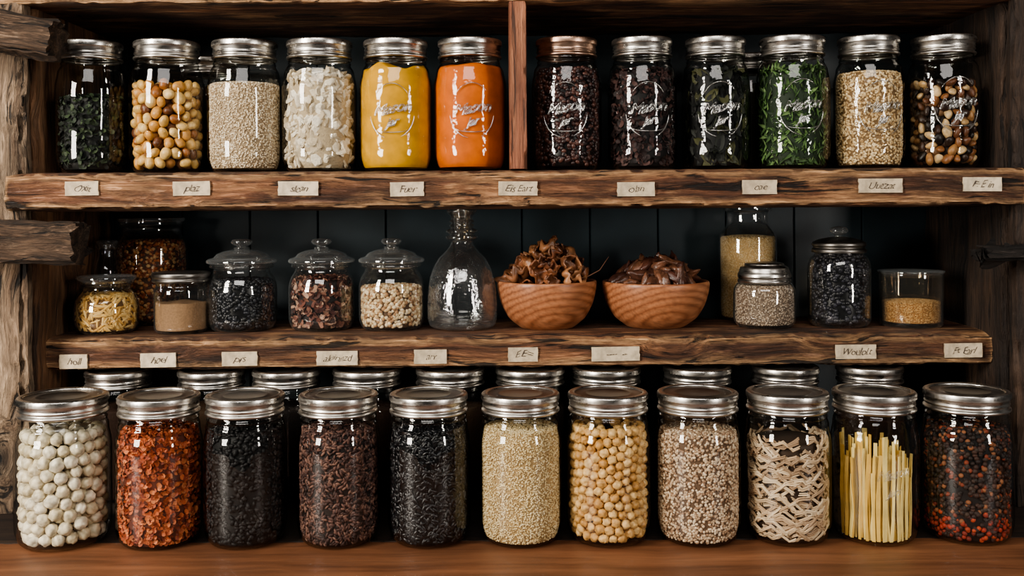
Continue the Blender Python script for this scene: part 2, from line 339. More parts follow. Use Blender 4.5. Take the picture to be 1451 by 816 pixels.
# ------------------------------------------------------------------ jars
def mason_meshes(R, Rl, H, lh, sh):
    n = H-lh
    gp = [(0.0001, 0.0035), (R*0.50, 0.003), (R*0.66, 0.0006), (R*0.74, 0.0), (R*0.84, 0.0018), (R*0.93, 0.0070), (R*0.985, 0.0165), (R, 0.030), (R, n-sh-0.020), (R*0.997, n-sh-0.012), (R*0.98, n-sh-0.004),
          (R*0.945, n-sh+0.004), (R*0.60+Rl*0.36, n-sh*0.55), (Rl*0.955, n-sh*0.30), (Rl*0.975, n-sh*0.22), (Rl*0.945, n-sh*0.12), (Rl*0.93, n-0.001), (Rl*0.92, n+0.004), (Rl*0.92, H-0.003)]
    sp = smooth_prof(gp, 5)
    gm = lathe_me('glass_body', sp, M['glass'], 80)
    bp = [(0.95, -lh), (0.985, -lh-0.0002), (1.010, -lh+0.0012), (1.006, -lh+0.0030), (0.950, -lh+0.0044), (0.938, -lh+0.0056), (0.985, -lh+0.0072), (0.985, -lh+0.0082), (0.940, -lh+0.0096),
          (0.980, -lh+0.011), (0.955, -0.0088), (0.992, -0.0078), (0.996, -0.0070), (0.996, -0.0045), (0.994, -0.002), (0.984, -0.0006), (0.955, 0.0), (0.90, 0.0), (0.862, -0.0004), (0.858, -0.0016)]
    bp = [(r*Rl, H+z) for r, z in bp]
    def rm(i, s, z): return (0.0008 if s % 2 else -0.0008) if H-0.0076 < z < H-0.0012 else 0
    bmh = lathe_me('lid_band', bp, M['lid'], 120, rm)
    dp = [(0.0001, H-0.0022), (Rl*0.5, H-0.0022), (Rl*0.54, H-0.0015), (Rl*0.60, H-0.0014), (Rl*0.64, H-0.0022), (Rl*0.80, H-0.0020), (Rl*0.87, H-0.0016)]
    dm = lathe_me('lid_disc', dp, M['disc'], 64)
    return dict(glass=gm, band=bmh, disc=dm, prof=sp, R=R, Rl=Rl, H=H, lh=lh)
TOP = mason_meshes(0.0475, 0.0412, 0.170, 0.024, 0.026)
BOT = mason_meshes(0.0475, 0.0446, 0.1665, 0.0215, 0.024)

def rin_func(prof, sr=1.0, sz=1.0, off=0.0022):
    rm = max(r for r, z in prof)
    pts = [(z*sz, r*sr) for r, z in prof]
    i0 = min((i for i in range(len(pts)) if prof[i][0] > 0.72*rm), key=lambda i: pts[i][0])
    zz = [pts[i0][0]]; rr = [pts[i0][1]]
    for z, r in pts[i0+1:]:
        if z > zz[-1]: zz.append(z); rr.append(r)
    return lambda z: np.interp(z, zz, rr)-off

def text_mesh(body, size, ext=0.0002, shear=0.3, bevel=0.0, thin=0.0, space=1.0, outline=False):
    cu = bpy.data.curves.new('t', 'FONT'); cu.body = body; cu.size = size; cu.extrude = ext; cu.shear = shear; cu.align_x = 'CENTER'; cu.align_y = 'CENTER'; cu.bevel_depth = bevel; cu.resolution_u = 4; cu.offset = thin; cu.space_character = space
    if outline: cu.fill_mode = 'NONE'; cu.bevel_resolution = 1; cu.extrude = 0
    o = bpy.data.objects.new('t', cu); COL.objects.link(o); bpy.context.view_layer.update()
    dg = bpy.context.evaluated_depsgraph_get()
    me = bpy.data.meshes.new_from_object(o.evaluated_get(dg)); bpy.data.objects.remove(o); bpy.data.curves.remove(cu); return me
txt_cache = {}
def tube(pts, r, n=6, close=False):
    V = []; Fc = []; m = len(pts); pts = [Vector(p) for p in pts]
    for i, p in enumerate(pts):
        a = pts[(i-1) % m] if (close or i > 0) else p; b = pts[(i+1) % m] if (close or i < m-1) else p
        t = (b-a).normalized(); up = Vector((0, 0, 1)) if abs(t.z) < 0.9 else Vector((1, 0, 0))
        u = t.cross(up).normalized(); v = t.cross(u)
        rr = r[i] if isinstance(r, (list, tuple)) else r
        for k in range(n):
            an = 2*PI*k/n; V.append(p+u*math.cos(an)*rr+v*math.sin(an)*rr)
    for i in range(m if close else m-1):
        j = (i+1) % m
        for k in range(n): Fc.append((i*n+k, i*n+(k+1) % n, j*n+(k+1) % n, j*n+k))
    return V, Fc
def emboss(R, lines, oval, zc, parent, turn=0.0, soft=False):
    V = []; Fc = []
    for body, size, dz in lines:
        key = (body, size)
        if key not in txt_cache:
            me = text_mesh(body, size, 0, 0.4, 0.00055, 0, 0.94, True)
            txt_cache[key] = ([tuple(v.co) for v in me.vertices], [tuple(p.vertices) for p in me.polygons]); bpy.data.meshes.remove(me)
        vs, fs = txt_cache[key]; o = len(V)
        for x, y, z in vs:
            a = x/R+turn; r = R+z+0.0001; V.append((r*math.sin(a), -r*math.cos(a), zc+dz+y+0.0014*math.sin(x*140)+x*0.10))
        Fc += [tuple(i+o for i in f) for f in fs]
    for (ow, oh, a0, a1, dz) in oval:
        pts = []
        n = 56
        for k in range(n+1):
            t = a0+(a1-a0)*k/n; x = ow*math.cos(t)/R+turn; z = oh*math.sin(t)
            pts.append(((R+0.0002)*math.sin(x), -(R+0.0002)*math.cos(x), zc+dz+z))
        rr = [0.00075*(0.25+0.75*math.sin(PI*k/n)**0.6) for k in range(n+1)]
        v, f = tube(pts, rr, 6); o = len(V); V += v; Fc += [tuple(i+o for i in q) for q in f]
    me = mesh_from('embossed_lettering', V, Fc, [M['emboss_soft' if soft else 'emboss']]); link('embossed_lettering', me, parent)

def mason(kind, cx, w, d, zbase, label, group, copper=False, emb=None, hs=1.0, py=150, soft=False):
    t = (cx-725.5)/F
    R = w/2/F*d/math.sqrt(1+t*t); s = R/kind['R']
    x = PX(cx, py, d)
    e = empty('mason_jar', (x, d, zbase)); tag(e, label, 'jar', group)
    g_ = link('glass_body', kind['glass'], e); b_ = link('lid_band', kind['band'], e); d_ = link('lid_disc', kind['disc'], e)
    for o in (g_, b_, d_): o.scale = (s, s, hs)
    a = rnd.random()*6; b_.rotation_euler.z = a; g_.rotation_euler.z = a*1.7
    if copper:
        b_.material_slots[0].link = 'OBJECT'; b_.material_slots[0].material = M['lid_copper']; b_['label'] = 'coppery lid band'
    if emb:
        emboss(R+0.0002, emb[0], emb[1], emb[2], e, emb[3] if len(emb) > 3 else 0, soft)
        g_.material_slots[0].link = 'OBJECT'; g_.material_slots[0].material = M['glass_emb']
    return dict(x=x, y=d, z=zbase, R=R, rin=rin_func(kind['prof'], s, hs), e=e)

# ------------------------------------------------------------------ fills
def ico(sub):
    bm = bmesh.new(); bmesh.ops.create_icosphere(bm, subdivisions=sub, radius=1)
    V = np.array([v.co[:] for v in bm.verts]); T = np.array([[v.index for v in f.verts] for f in bm.faces]); bm.free(); return V, T
ICO1, ICO2, ICO3 = ico(1), ico(2), ico(3)
OCT = (np.array([[1, 0, 0], [-1, 0, 0], [0, 1, 0], [0, -1, 0], [0, 0, 1], [0, 0, -1.]]), np.array([[0, 2, 4], [2, 1, 4], [1, 3, 4], [3, 0, 4], [2, 0, 5], [1, 2, 5], [3, 1, 5], [0, 3, 5]]))
def flake_base(curl=0.5):
    g_ = np.linspace(-1, 1, 4); V = []; T = []
    for j, y in enumerate(g_):
        for i, x in enumerate(g_):
            r = 1-0.25*(abs(x*y)); V.append((x*r, y*r, curl*(x*x)+0.25*math.sin(3*y+x)))
    for j in range(3):
        for i in range(3):
            a = j*4+i; T += [(a, a+1, a+5), (a, a+5, a+4)]
    return np.array(V), np.array(T)
FLAKE = flake_base(0.7)
def leaflet_base():
    V = []; T = []; xs = np.linspace(-1, 1, 6)
    for x in xs:
        w = math.sqrt(max(0, 1-x*x))*1.0+0.05
        for s in (-1, 0, 1): V.append((x, s*w, 0.5*x*x-0.5*(1-abs(s))+0.25*math.sin(2*x)))
    for i in range(5):
        for j in range(2):
            a = i*3+j; T += [(a, a+1, a+4), (a, a+4, a+3)]
    return np.array(V), np.array(T)
LEAFLET = leaflet_base()
def chunk_base():
    V, T = ICO2; V = V.copy()
    for i in range(len(V)):
        p = Vector(V[i]); V[i] = (p*(1+0.5*noise.noise(p*1.9+Vector((3, 1, 7)))))[:]
        V[i][2] = max(-0.6, min(0.6, V[i][2]))
    return V, T
CHUNK = chunk_base()

def build_np(name, V, T, C, mat, loc, smooth=True):
    me = bpy.data.meshes.new(name); nv, nt = len(V), len(T)
    me.vertices.add(nv); me.vertices.foreach_set('co', V.astype(np.float32).ravel())
    me.loops.add(nt*3); me.loops.foreach_set('vertex_index', T.astype(np.int32).ravel())
    me.polygons.add(nt); me.polygons.foreach_set('loop_start', np.arange(0, nt*3, 3, dtype=np.int32))
    try: me.polygons.foreach_set('loop_total', np.full(nt, 3, dtype=np.int32))
    except Exception: pass
    me.polygons.foreach_set('use_smooth', np.full(nt, smooth, dtype=bool))
    me.update(calc_edges=True)
    at = me.color_attributes.new('Col', 'FLOAT_COLOR', 'POINT'); at.data.foreach_set('color', C.astype(np.float32).ravel())
    me.materials.append(mat); me.validate()
    return link(name, me, None, loc)
def place(base, Cn, E1, E2, E3, dims, scl):
    V, T = base; n = len(Cn); k = len(V)
    a, b, c = dims
    P_ = (V[None, :, 0, None]*a*E1[:, None, :]+V[None, :, 1, None]*b*E2[:, None, :]+V[None, :, 2, None]*c*E3[:, None, :])*scl[:, None, None]+Cn[:, None, :]
    TT = T[None]+(np.arange(n)*k)[:, None, None]
    return P_.reshape(-1, 3), TT.reshape(-1, 3)
def norm(v): return v/np.maximum(np.linalg.norm(v, axis=1, keepdims=True), 1e-9)
def frames(nrm, n, tilt, vert=None):
    up = np.tile([0, 0, 1.0], (n, 1)); ref = np.where(np.abs(nrm[:, 2:3]) > 0.9, np.tile([1.0, 0, 0], (n, 1)), up)
    t = norm(np.cross(ref, nrm)); u = np.cross(nrm, t)
    phi = rng.uniform(0, 2*PI, n) if vert is None else rng.normal(PI/2, vert, n)
    e1 = t*np.cos(phi)[:, None]+u*np.sin(phi)[:, None]+nrm*rng.normal(0, tilt, n)[:, None]; e1 = norm(e1)
    e3 = norm(nrm+rng.normal(0, tilt, (n, 3))); e2 = norm(np.cross(e3, e1)); e3 = np.cross(e1, e2)
    return e1, e2, e3
def colours(pal, n, k, var=0.15):
    P_ = np.array([lin(c)[:3] for c in pal]); c = P_[rng.integers(0, len(pal), n)]*rng.uniform(1-var, 1+var, (n, 1))
    c = np.concatenate([c, np.ones((n, 1))], 1); return np.repeat(c, k, axis=0)
def core(rin, z0, z1, off, colr, top_noise=0.0, seed=0, seg=64, rows=26, wob=0.0):
    V = []; T = []
    for i in range(rows+1):
        t = i/rows
        for s in range(seg):
            a = 2*PI*s/seg; zt = z1+top_noise*noise.noise(Vector((math.cos(a)*1.6+seed, math.sin(a)*1.6, seed*1.7)))*1.6
            z = z0+(zt-z0)*t; r = float(rin(z))-off+wob*noise.noise(Vector((math.cos(a)*5, math.sin(a)*5, z*90+seed)))
            V.append((r*math.cos(a), r*math.sin(a), z))
    tr = 9
    for i in range(1, tr+1):
        q = 1-i/tr
        for s in range(seg):
            a = 2*PI*s/seg; x, y = math.cos(a)*q, math.sin(a)*q
            r = (float(rin(z1))-off)*max(q, 0.001)
            z = z1+top_noise*noise.noise(Vector((x*1.6+seed, y*1.6, seed*1.7)))*1.6+top_noise*0.5*(1-q*q)
            V.append((r*math.cos(a), r*math.sin(a), z))
    n = rows+1+tr
    for i in range(n-1):
        for s in range(seg):
            t = (s+1) % seg; a, b, c, d = i*seg+s, i*seg+t, (i+1)*seg+t, (i+1)*seg+s
            T += [(a, b, c), (a, c, d)]
    V = np.array(V); T = np.array(T); C = np.tile(np.array(lin(colr)), (len(V), 1))
    return V, T, C
def clampV(V, rin, z0):
    V[:, 2] = np.maximum(V[:, 2], z0)
    r = np.hypot(V[:, 0], V[:, 1]); mr = rin(V[:, 2])-0.0002; k = np.where(r > mr, mr/np.maximum(r, 1e-6), 1.0)
    V[:, 0] *= k; V[:, 1] *= k; return V
def grain_fill(name, J, z1, dims, pal, label, cat, cov=1.5, base=ICO1, mat='matte', corec=None, tilt=0.2, z0=0.0045, mound=0.002, var=0.18, vert=None, group=None, jit=0.7, coreoff=None, smooth=True, low=None):
    rin = J['rin']; R = J['R']; a, b, c = dims
    area = 2*PI*R*(z1-z0); n = int(cov*area/(PI*a*b)); nt = int(cov*1.2*PI*R*R/(PI*a*b))
    th = rng.uniform(0, 2*PI, n); z = rng.uniform(z0+b*0.6, z1, n)
    rr = rin(z)-c-a*tilt*0.6-a*a/(2.5*R)-rng.uniform(0, c*jit, n)
    nr = np.stack([np.cos(th), np.sin(th), 0*th], 1); cn = np.stack([rr*np.cos(th), rr*np.sin(th), z], 1)
    e = frames(nr, n, tilt, vert)
    sc = rng.uniform(0.8, 1.12, n)
    V1, T1 = place(base, cn, *e, dims, sc); k = len(base[0]); C1 = colours(pal, n, k, var)
    if low:
        C_ = colours(low[1], n, k, var); msk = np.repeat(z+rng.normal(0, 0.008, n) < low[0], k); C1[msk] = C_[msk]
    th = rng.uniform(0, 2*PI, nt); q = np.sqrt(rng.uniform(0, 1, nt)); r2 = (float(rin(z1))-c*1.5-0.0006)*q
    cn = np.stack([r2*np.cos(th), r2*np.sin(th), z1+mound*(1-q*q)+rng.uniform(-c*0.5, c*0.8, nt)], 1)
    e = frames(np.tile([0, 0, 1.0], (nt, 1)), nt, tilt*1.5); V2, T2 = place(base, cn, *e, dims, rng.uniform(0.8, 1.1, nt)); C2 = colours(pal, nt, len(base[0]), var)
    cc = corec or tuple(x*0.5 for x in np.mean(np.array(pal), 0))
    V3, T3, C3 = core(rin, z0, z1-c*0.3, coreoff if coreoff is not None else c*1.6+a*tilt*0.8+0.0002, cc)
    V = clampV(np.concatenate([V1, V2, V3]), rin, z0); T = np.concatenate([T1, T2+len(V1), T3+len(V1)+len(V2)]); C = np.concatenate([C1, C2, C3])
    o = build_np(name, V, T, C, M[mat], (J['x'], J['y'], J['z']), smooth); tag(o, label, cat, group, 'stuff'); return o
def powder(name, J, z1, colr, label, cat='powder', tn=0.004, seed=1, z0=0.0045, wob=0.0002, group=None, mat='powder'):
    V, T, C = core(J['rin'], z0, z1, 0.0003+abs(wob), colr, tn, seed, 96, 60, wob)
    o = build_np(name, V, T, C, M[mat], (J['x'], J['y'], J['z'])); tag(o, label, cat, group, 'stuff'); return o

def blob(kind, seed):
    V, T = ICO3; V = V.copy()
    for i in range(len(V)):
        p = Vector(V[i]); q = 1+0.08*noise.noise(p*1.6+Vector((seed, 0, 0)))
        if kind == 'chickpea':
            q *= 1+0.30*noise.noise(p*2.6+Vector((seed*2, 3, 0)))
            if p.x > 0: q *= 1-0.28*math.exp(-(p.y/0.18)**2)*p.x
            q *= 1+0.38*max(0, p.z-0.7)
        elif kind == 'nut':
            p.x *= 1.06; p.y *= 0.95
            q *= 1+0.20*max(0, p.z)**3; q *= 1-0.14*math.exp(-(p.y/0.16)**2); q *= 1+0.20*noise.noise(p*2.2+Vector((seed, 1, 0)))
        elif kind == 'bean':
            p.x *= 1.18; p.z *= 0.86; q *= 1-0.12*math.exp(-(p.x/0.25)**2)*(1 if p.y > 0 else 0.2)
        elif kind == 'almond':
            p.x *= 1.3; p.z *= 0.72; p.y *= 0.95*(1-0.25*p.x/1.35)
        V[i] = (p*q)[:]
    return V, T
def relax_pack(rin, z0, z1, r, n_it=60):
    # settle spheres on the inner face of the glass: random start, then push overlapping ones apart
    area = 2*PI*(float(rin((z0+z1)/2))-r)*(z1-z0-r)
    n = int(area/(r*r*3.15))
    th = rng.uniform(0, 2*PI, n); z = rng.uniform(z0+r, z1, n)
    Rm = float(rin((z0+z1)/2))-r*1.1
    for it in range(n_it):
        s = th*Rm
        ds = s[:, None]-s[None, :]; ds = (ds+PI*Rm) % (2*PI*Rm)-PI*Rm; dz = z[:, None]-z[None, :]
        d = np.sqrt(ds**2+dz**2)+1e-9; np.fill_diagonal(d, 1)
        ov = np.clip(2.0*r-d, 0, None)*0.35
        th = th+(ds/d*ov).sum(1)/Rm; z = np.clip(z+(dz/d*ov).sum(1), z0+r, z1)
    return th, z
def balls(name, J, z1, r, kind, mats, pal, label, cat, group, filler_label, nvar=6, z0=0.005, sv=0.06):
    meshes = []
    for m in mats:
        for k in range(nvar):
            V, T = blob(kind, k*3.7+1); meshes.append(mesh_from(name, V*r, T.tolist(), [m]))
    rin = J['rin']; pos = []; inner = []
    th, zz = relax_pack(rin, z0, z1, r)
    for a, z in zip(th, zz):
        rad = float(rin(z))-r*1.16-rnd.uniform(0, 0.25)*r
        p = (rad*math.cos(a), rad*math.sin(a), z)
        (pos if math.sin(a) < 0.28 else inner).append(p)
    z = z0+r
    lay = 0
    while z < z1:
        rad2 = float(rin(z))-r*2.35; n2 = int(2*PI*rad2/(1.9*r)); top = z+r*1.6 >= z1
        for k in range(n2):
            a = 2*PI*k/n2+lay*1.3; p = (rad2*math.cos(a), rad2*math.sin(a), z+(r*0.4 if top else 0)); (pos if top else inner).append(p)
        if top and rad2 > 2.5*r:
            for k in range(6): a = k*PI/3; pos.append(((rad2-1.9*r)*math.cos(a), (rad2-1.9*r)*math.sin(a), z+r*0.6))
        z += r*1.55; lay += 1
    for p in pos:
        o = link(name, rnd.choice(meshes), None, (J['x']+p[0], J['y']+p[1], J['z']+p[2]))
        o.rotation_euler = (rnd.uniform(0, 6.3), rnd.uniform(0, 6.3), rnd.uniform(0, 6.3)); s = rnd.uniform(1.0-sv, 1.05); o.scale = (s, s, s)
        tag(o, label, cat, group)
    cn = np.array(inner); n = len(cn); nr = norm(rng.normal(0, 1, (n, 3))); e = frames(nr, n, 0.1)
    b = ICO2; V, T = place(b, cn, *e, (r, r, r), np.ones(n)); C = colours(pal, n, len(b[0]), 0.1)
    tag(build_np(name+'_fill', clampV(V, rin, z0), T, C, M['matte'], (J['x'], J['y'], J['z'])), filler_label, cat, None, 'stuff')

def EM(zc, turn=0.0, v=0):
    # raised script with a short underline flourish and a broken arch, a little different on each jar
    a = [(0.026, 0.034, (0.20+0.05*v)*PI, 0.80*PI, 0.0), (0.021, 0.0045, 1.1*PI, 1.9*PI, -0.0235), (0.030, 0.036, 1.06*PI, (1.40+0.04*v)*PI, 0.0), (0.030, 0.036, 1.62*PI, 1.94*PI, 0.0)]
    return ([('Mason', 0.0195, 0.002), ('Jar', 0.0150, -0.0155)], a, zc, turn)

# --- top row
DT = 1.30
GT = 'mason jars on the top shelf'
def TJ(cx, w, label, **k): return mason(TOP, cx, w, DT+rnd.uniform(-0.002, 0.002), ZT, label, GT, **k)
J = TJ(130, 105, 'mason jar of dark green dried herbs at the left end of the top row')
grain_fill('dried_herbs', J, 0.094, (0.0048, 0.0032, 0.002), [(32, 42, 28), (46, 58, 38), (22, 28, 20), (60, 72, 48), (13, 15, 12), (14, 16, 13), (18, 21, 17)], 'dark green dried herb leaves filling the leftmost jar of the top row', 'herbs', 1.5, FLAKE, 'matte', (9, 10, 8), 0.4, mound=0.006, var=0.4)
J = TJ(237, 110, 'mason jar of large yellow beans, second from the left in the top row')
mb = rand_mat('yellow_bean', [(218, 178, 108), (200, 146, 78), (230, 196, 132), (150, 94, 48), (222, 184, 116), (104, 62, 36), (212, 168, 98)], 0.38, 180, 0.25, 0.25)
balls('yellow_bean', J, 0.112, 0.0074, 'bean', [mb], [(150, 104, 56), (100, 62, 34)], 'plump yellow or brown bean in the second jar of the top row', 'bean', 'yellow beans in the second top jar', 'yellow beans packed deeper inside the second top jar', sv=0.2)
J = TJ(347, 107, 'mason jar of pale sesame coloured grain beside the yellow bean jar in the top row')
grain_fill('pale_grain', J, 0.113, (0.0017, 0.0013, 0.0011), [(224, 206, 178), (208, 186, 156), (232, 218, 194), (184, 160, 130)], 'pale beige fine grain in the third jar of the top row', 'grain', 1.5, OCT, 'matte', (152, 132, 106), mound=0.003, var=0.12)
J = TJ(453, 107, 'mason jar of chunky white flakes between pale grain and yellow powder')
grain_fill('white_flakes', J, 0.122, (0.0086, 0.0066, 0.0034), [(230, 219, 199), (218, 205, 182), (236, 227, 209), (202, 186, 160)], 'chunky creamy white flakes in the fourth jar of the top row', 'flakes', 1.9, CHUNK, 'powder', (180, 162, 134), 0.48, mound=0.006, var=0.08, coreoff=0.0065, smooth=False, jit=1.1)
J = TJ(561, 104, 'mason jar of bright yellow powder in the top row', emb=EM(0.076))
powder('yellow_powder', J, 0.132, (208, 154, 34), 'bright mustard yellow powder filling a top row jar', tn=0.007, seed=3, wob=0.0001, mat='mottled')
J = TJ(666, 103, 'mason jar of orange powder just left of the wooden divider', emb=EM(0.076, 0.1, 1))
powder('orange_powder', J, 0.135, (206, 104, 28), 'bright orange powder filling the jar left of the divider', tn=0.004, seed=8, wob=0.0001, mat='mottled')
J = TJ(803, 99, 'mason jar of dark purple brown beans with a coppery lid right of the divider', copper=True, emb=EM(0.076, -0.1, 2))
grain_fill('dark_beans', J, 0.128, (0.0036, 0.0029, 0.0025), [(66, 40, 36), (48, 30, 28), (86, 54, 46), (36, 22, 22)], 'small dark purple brown beans in the copper lidded jar', 'beans', 1.5, ICO2, 'shiny', (10, 6, 6), 0.2)
J = TJ(910, 98, 'mason jar of dark brown dried petals, second right of the divider', emb=EM(0.076, 0.05))
grain_fill('dried_petals', J, 0.126, (0.0052, 0.0034, 0.002), [(60, 40, 38), (42, 28, 27), (78, 54, 50), (28, 18, 18)], 'dark brown dried petals in the second jar right of the divider', 'petals', 1.6, FLAKE, 'matte', (12, 8, 8), 0.35, var=0.3)
J = TJ(1014, 98, 'mason jar of blackish olive leaves, third right of the divider', emb=EM(0.076, -0.05, 1))
grain_fill('olive_leaves', J, 0.124, (0.0125, 0.0052, 0.003), [(44, 48, 34), (24, 27, 22), (66, 66, 40), (18, 20, 17), (13, 14, 13), (13, 14, 13)], 'large dark olive leaves in the third jar right of the divider', 'leaves', 1.5, LEAFLET, 'matte', (7, 8, 7), 0.2, vert=0.6, var=0.3)
J = TJ(1123, 107, 'mason jar of green leafy herbs in the right half of the top row', emb=EM(0.078, 0, 2))
grain_fill('green_leaves', J, 0.126, (0.0165, 0.0021, 0.0022), [(70, 98, 52), (88, 118, 66), (54, 78, 42), (110, 136, 84), (42, 60, 36)], 'long narrow green herb leaves in a top row jar', 'herbs', 3.0, LEAFLET, 'matte', (30, 44, 26), 0.14, var=0.25, vert=0.7)
J = TJ(1231, 102, 'mason jar of pale golden grain, second from the right end of the top row', emb=EM(0.076, 0.05))
grain_fill('golden_grain', J, 0.122, (0.0023, 0.0015, 0.0013), [(214, 188, 146), (194, 164, 120), (226, 204, 166), (164, 134, 94)], 'pale golden grain in the second jar from the right, top row', 'grain', 1.5, ICO1, 'matte', (120, 94, 64), mound=0.003, var=0.15)
J = TJ(1337, 108, 'mason jar of mixed brown and tan nuts at the right end of the top row', emb=EM(0.080, 0, 1))
mn = rand_mat('mixed_nut', [(168, 122, 76), (50, 34, 26), (204, 166, 116), (104, 64, 40), (32, 24, 20), (208, 176, 130), (60, 38, 28), (140, 92, 54)], 0.42, 160, 0.25, 0.3)
balls('mixed_nut', J, 0.108, 0.0064, 'almond', [mn], [(60, 40, 28), (36, 26, 20), (110, 80, 54)], 'small brown or tan nut in the rightmost jar of the top row', 'nut', 'mixed nuts in the rightmost top jar', 'mixed nuts packed deeper inside the rightmost top jar', sv=0.3)
for cx, lab, c in ((292, 'half hidden jar standing behind the yellow bean jar and pale grain jar', (60, 40, 28)), (1068, 'half hidden jar standing behind the olive leaf jar and green herb jar', (48, 44, 28))):
    J = mason(TOP, cx*0.985+725.5*0.015, 94, 1.415, ZT, lab, 'jars behind the top row', hs=0.97)
    powder('brown_spice', J, 0.12, c, 'dark spice in the '+lab, 'spice')

# --- bottom front row
DF = 1.137
GB = 'mason jars in the front row on the counter'
def BJ(cx, w, label, d=DF, **k): return mason(BOT, cx, w, d, ZC, label, GB, py=670, **k)
J = BJ(90, 141, 'large mason jar of round white nuts at the left end of the front row')
mw = rand_mat('white_nut', [(224, 212, 184), (206, 192, 160), (232, 222, 198)], 0.45, 110, 0.5, 0.42)
balls('white_nut', J, 0.123, 0.0076, 'nut', [mw], [(196, 184, 154), (168, 154, 124)], 'round creamy white nut in the large jar at bottom left', 'nut', 'white nuts in the bottom left jar', 'white nuts packed deeper inside the bottom left jar', sv=0.14)
J = BJ(226, 126, 'mason jar of orange red chilli flakes, second in the front row')
grain_fill('chilli_flakes', J, 0.126, (0.0034, 0.0026, 0.0014), [(172, 92, 54), (148, 70, 42), (188, 112, 70), (116, 50, 32), (162, 82, 48)], 'orange red chilli flakes in the second front row jar', 'flakes', 1.9, FLAKE, 'matte', (84, 38, 24), 0.4, var=0.25)
J = BJ(348, 120, 'mason jar of black seeds between red flakes and purple brown rice')
grain_fill('black_seeds', J, 0.126, (0.0042, 0.0026, 0.0018), [(14, 13, 14), (9, 8, 9), (22, 20, 21)], 'matte black seeds in the third front row jar', 'seeds', 1.4, ICO1, 'matte', (4, 4, 4), 0.25)
J = BJ(480, 119, 'mason jar of purple brown rice, fourth in the front row')
grain_fill('brown_rice', J, 0.127, (0.0042, 0.0016, 0.0014), [(92, 64, 56), (70, 48, 43), (114, 84, 72), (54, 36, 33)], 'purple brown long rice grains in the fourth front row jar', 'rice', 1.8, ICO1, 'matte', (24, 15, 13), 0.2, var=0.2)
J = BJ(608, 117, 'mason jar of glossy black rice, fifth in the front row')
grain_fill('black_rice', J, 0.127, (0.0046, 0.0018, 0.0015), [(14, 15, 18), (9, 9, 12), (22, 23, 27)], 'glossy black rice grains in the fifth front row jar', 'rice', 1.6, ICO2, 'shiny', (3, 3, 4), 0.2)
J = BJ(738, 117, 'mason jar of fine cream millet in the middle of the front row')
grain_fill('cream_millet', J, 0.127, (0.0013, 0.0012, 0.0011), [(222, 202, 158), (208, 184, 138), (230, 212, 174), (190, 164, 120)], 'fine cream coloured millet in the middle front row jar', 'grain', 1.5, OCT, 'matte', (160, 134, 94), 0.1, var=0.1)
J = BJ(862, 120, 'mason jar of chickpeas in the front row')
mc = rand_mat('chickpea', [(214, 170, 106), (194, 144, 82), (228, 188, 126)], 0.48, 150, 0.5, 0.34)
balls('chickpea', J, 0.126, 0.0056, 'chickpea', [mc], [(190, 144, 84), (160, 116, 66)], 'tan chickpea in the chickpea jar of the front row', 'chickpea', 'chickpeas in the front row jar', 'chickpeas packed deeper inside the front row jar', sv=0.16)
J = BJ(989, 122, 'mason jar of speckled beige lentils, eighth in the front row')
grain_fill('beige_lentils', J, 0.122, (0.0019, 0.0017, 0.0013), [(200, 176, 148), (178, 150, 122), (216, 196, 170), (146, 116, 92)], 'speckled beige lentils in the eighth front row jar', 'lentils', 1.6, ICO1, 'matte', (96, 74, 56), 0.25, var=0.15)
J = BJ(1116, 125, 'mason jar of curly beige noodles, third from the right in the front row')
def noodles(J):
    # pairs of neighbouring strands share one wave, so they read as soft folded skeins
    Vs = []; Ts = []; Cs = []; o = 0
    for b in range(420):
        th0 = rnd.uniform(0, 2*PI); z0 = rnd.uniform(0.009, 0.116); L_ = rnd.uniform(0.022, 0.042); ph = rnd.uniform(0, 6); w = rnd.uniform(0.0014, 0.0038); fr = rnd.uniform(0.8, 1.7); slope = rnd.gauss(0, 0.3); dep0 = rnd.uniform(0.0002, 0.0062)
        col = rnd.choice([(200, 174, 142), (184, 156, 126), (214, 192, 162), (166, 138, 110)])
        for k in range(2):
            n = 24; pts = []; off = (k-0.5)*0.0022
            for i in range(n):
                t = i/(n-1)-0.5; s = ph+t*2*PI*fr
                zz = z0+w*math.sin(s)+t*L_*slope+off
                a = th0+(t*L_+off*0.5*math.cos(s))/J['R']+0.03*math.sin(s*2)
                zz = min(max(zz, 0.0070), 0.121)
                r = float(J['rin'](zz))-dep0-0.0015+0.0006*math.sin(s*1.3+k)
                pts.append((r*math.cos(a), r*math.sin(a), zz))
            rad = rnd.uniform(0.0009, 0.0014)
            v, f = tube(pts, [rad*(0.5+0.5*math.sin(PI*(i+0.5)/n)**0.4) for i in range(n)], 6)
            v = np.array([tuple(q) for q in v]); t3 = []
            for q in f: t3 += [(q[0], q[1], q[2]), (q[0], q[2], q[3])]
            c = np.array(lin(col))*rnd.uniform(0.8, 1.1)
            Vs.append(v); Ts.append(np.array(t3)+o); Cs.append(np.tile(c, (len(v), 1))); o += len(v)
    v, t, c = core(J['rin'], 0.0045, 0.112, 0.0085, (66, 50, 38)); Vs.append(v); Ts.append(t+o); Cs.append(c)
    tag(build_np('dried_noodles', clampV(np.concatenate(Vs), J['rin'], 0.0045), np.concatenate(Ts), np.concatenate(Cs), M['matte'], (J['x'], J['y'], J['z'])), 'tangled curly beige dried noodles in the third jar from the right', 'noodles', None, 'stuff')
noodles(J)
J = BJ(1239, 128, 'mason jar of upright yellow ribbon pasta, second from the right in the front row',
       emb=([('Mason', 0.015, 0.004), ('Jars', 0.011, -0.016)], [], 0.078, 0.08), soft=True)
mp_ = rand_mat('ribbon_pasta', [(228, 194, 108), (208, 164, 76), (240, 216, 142)], 0.42, 45, 0.15, 0.18)
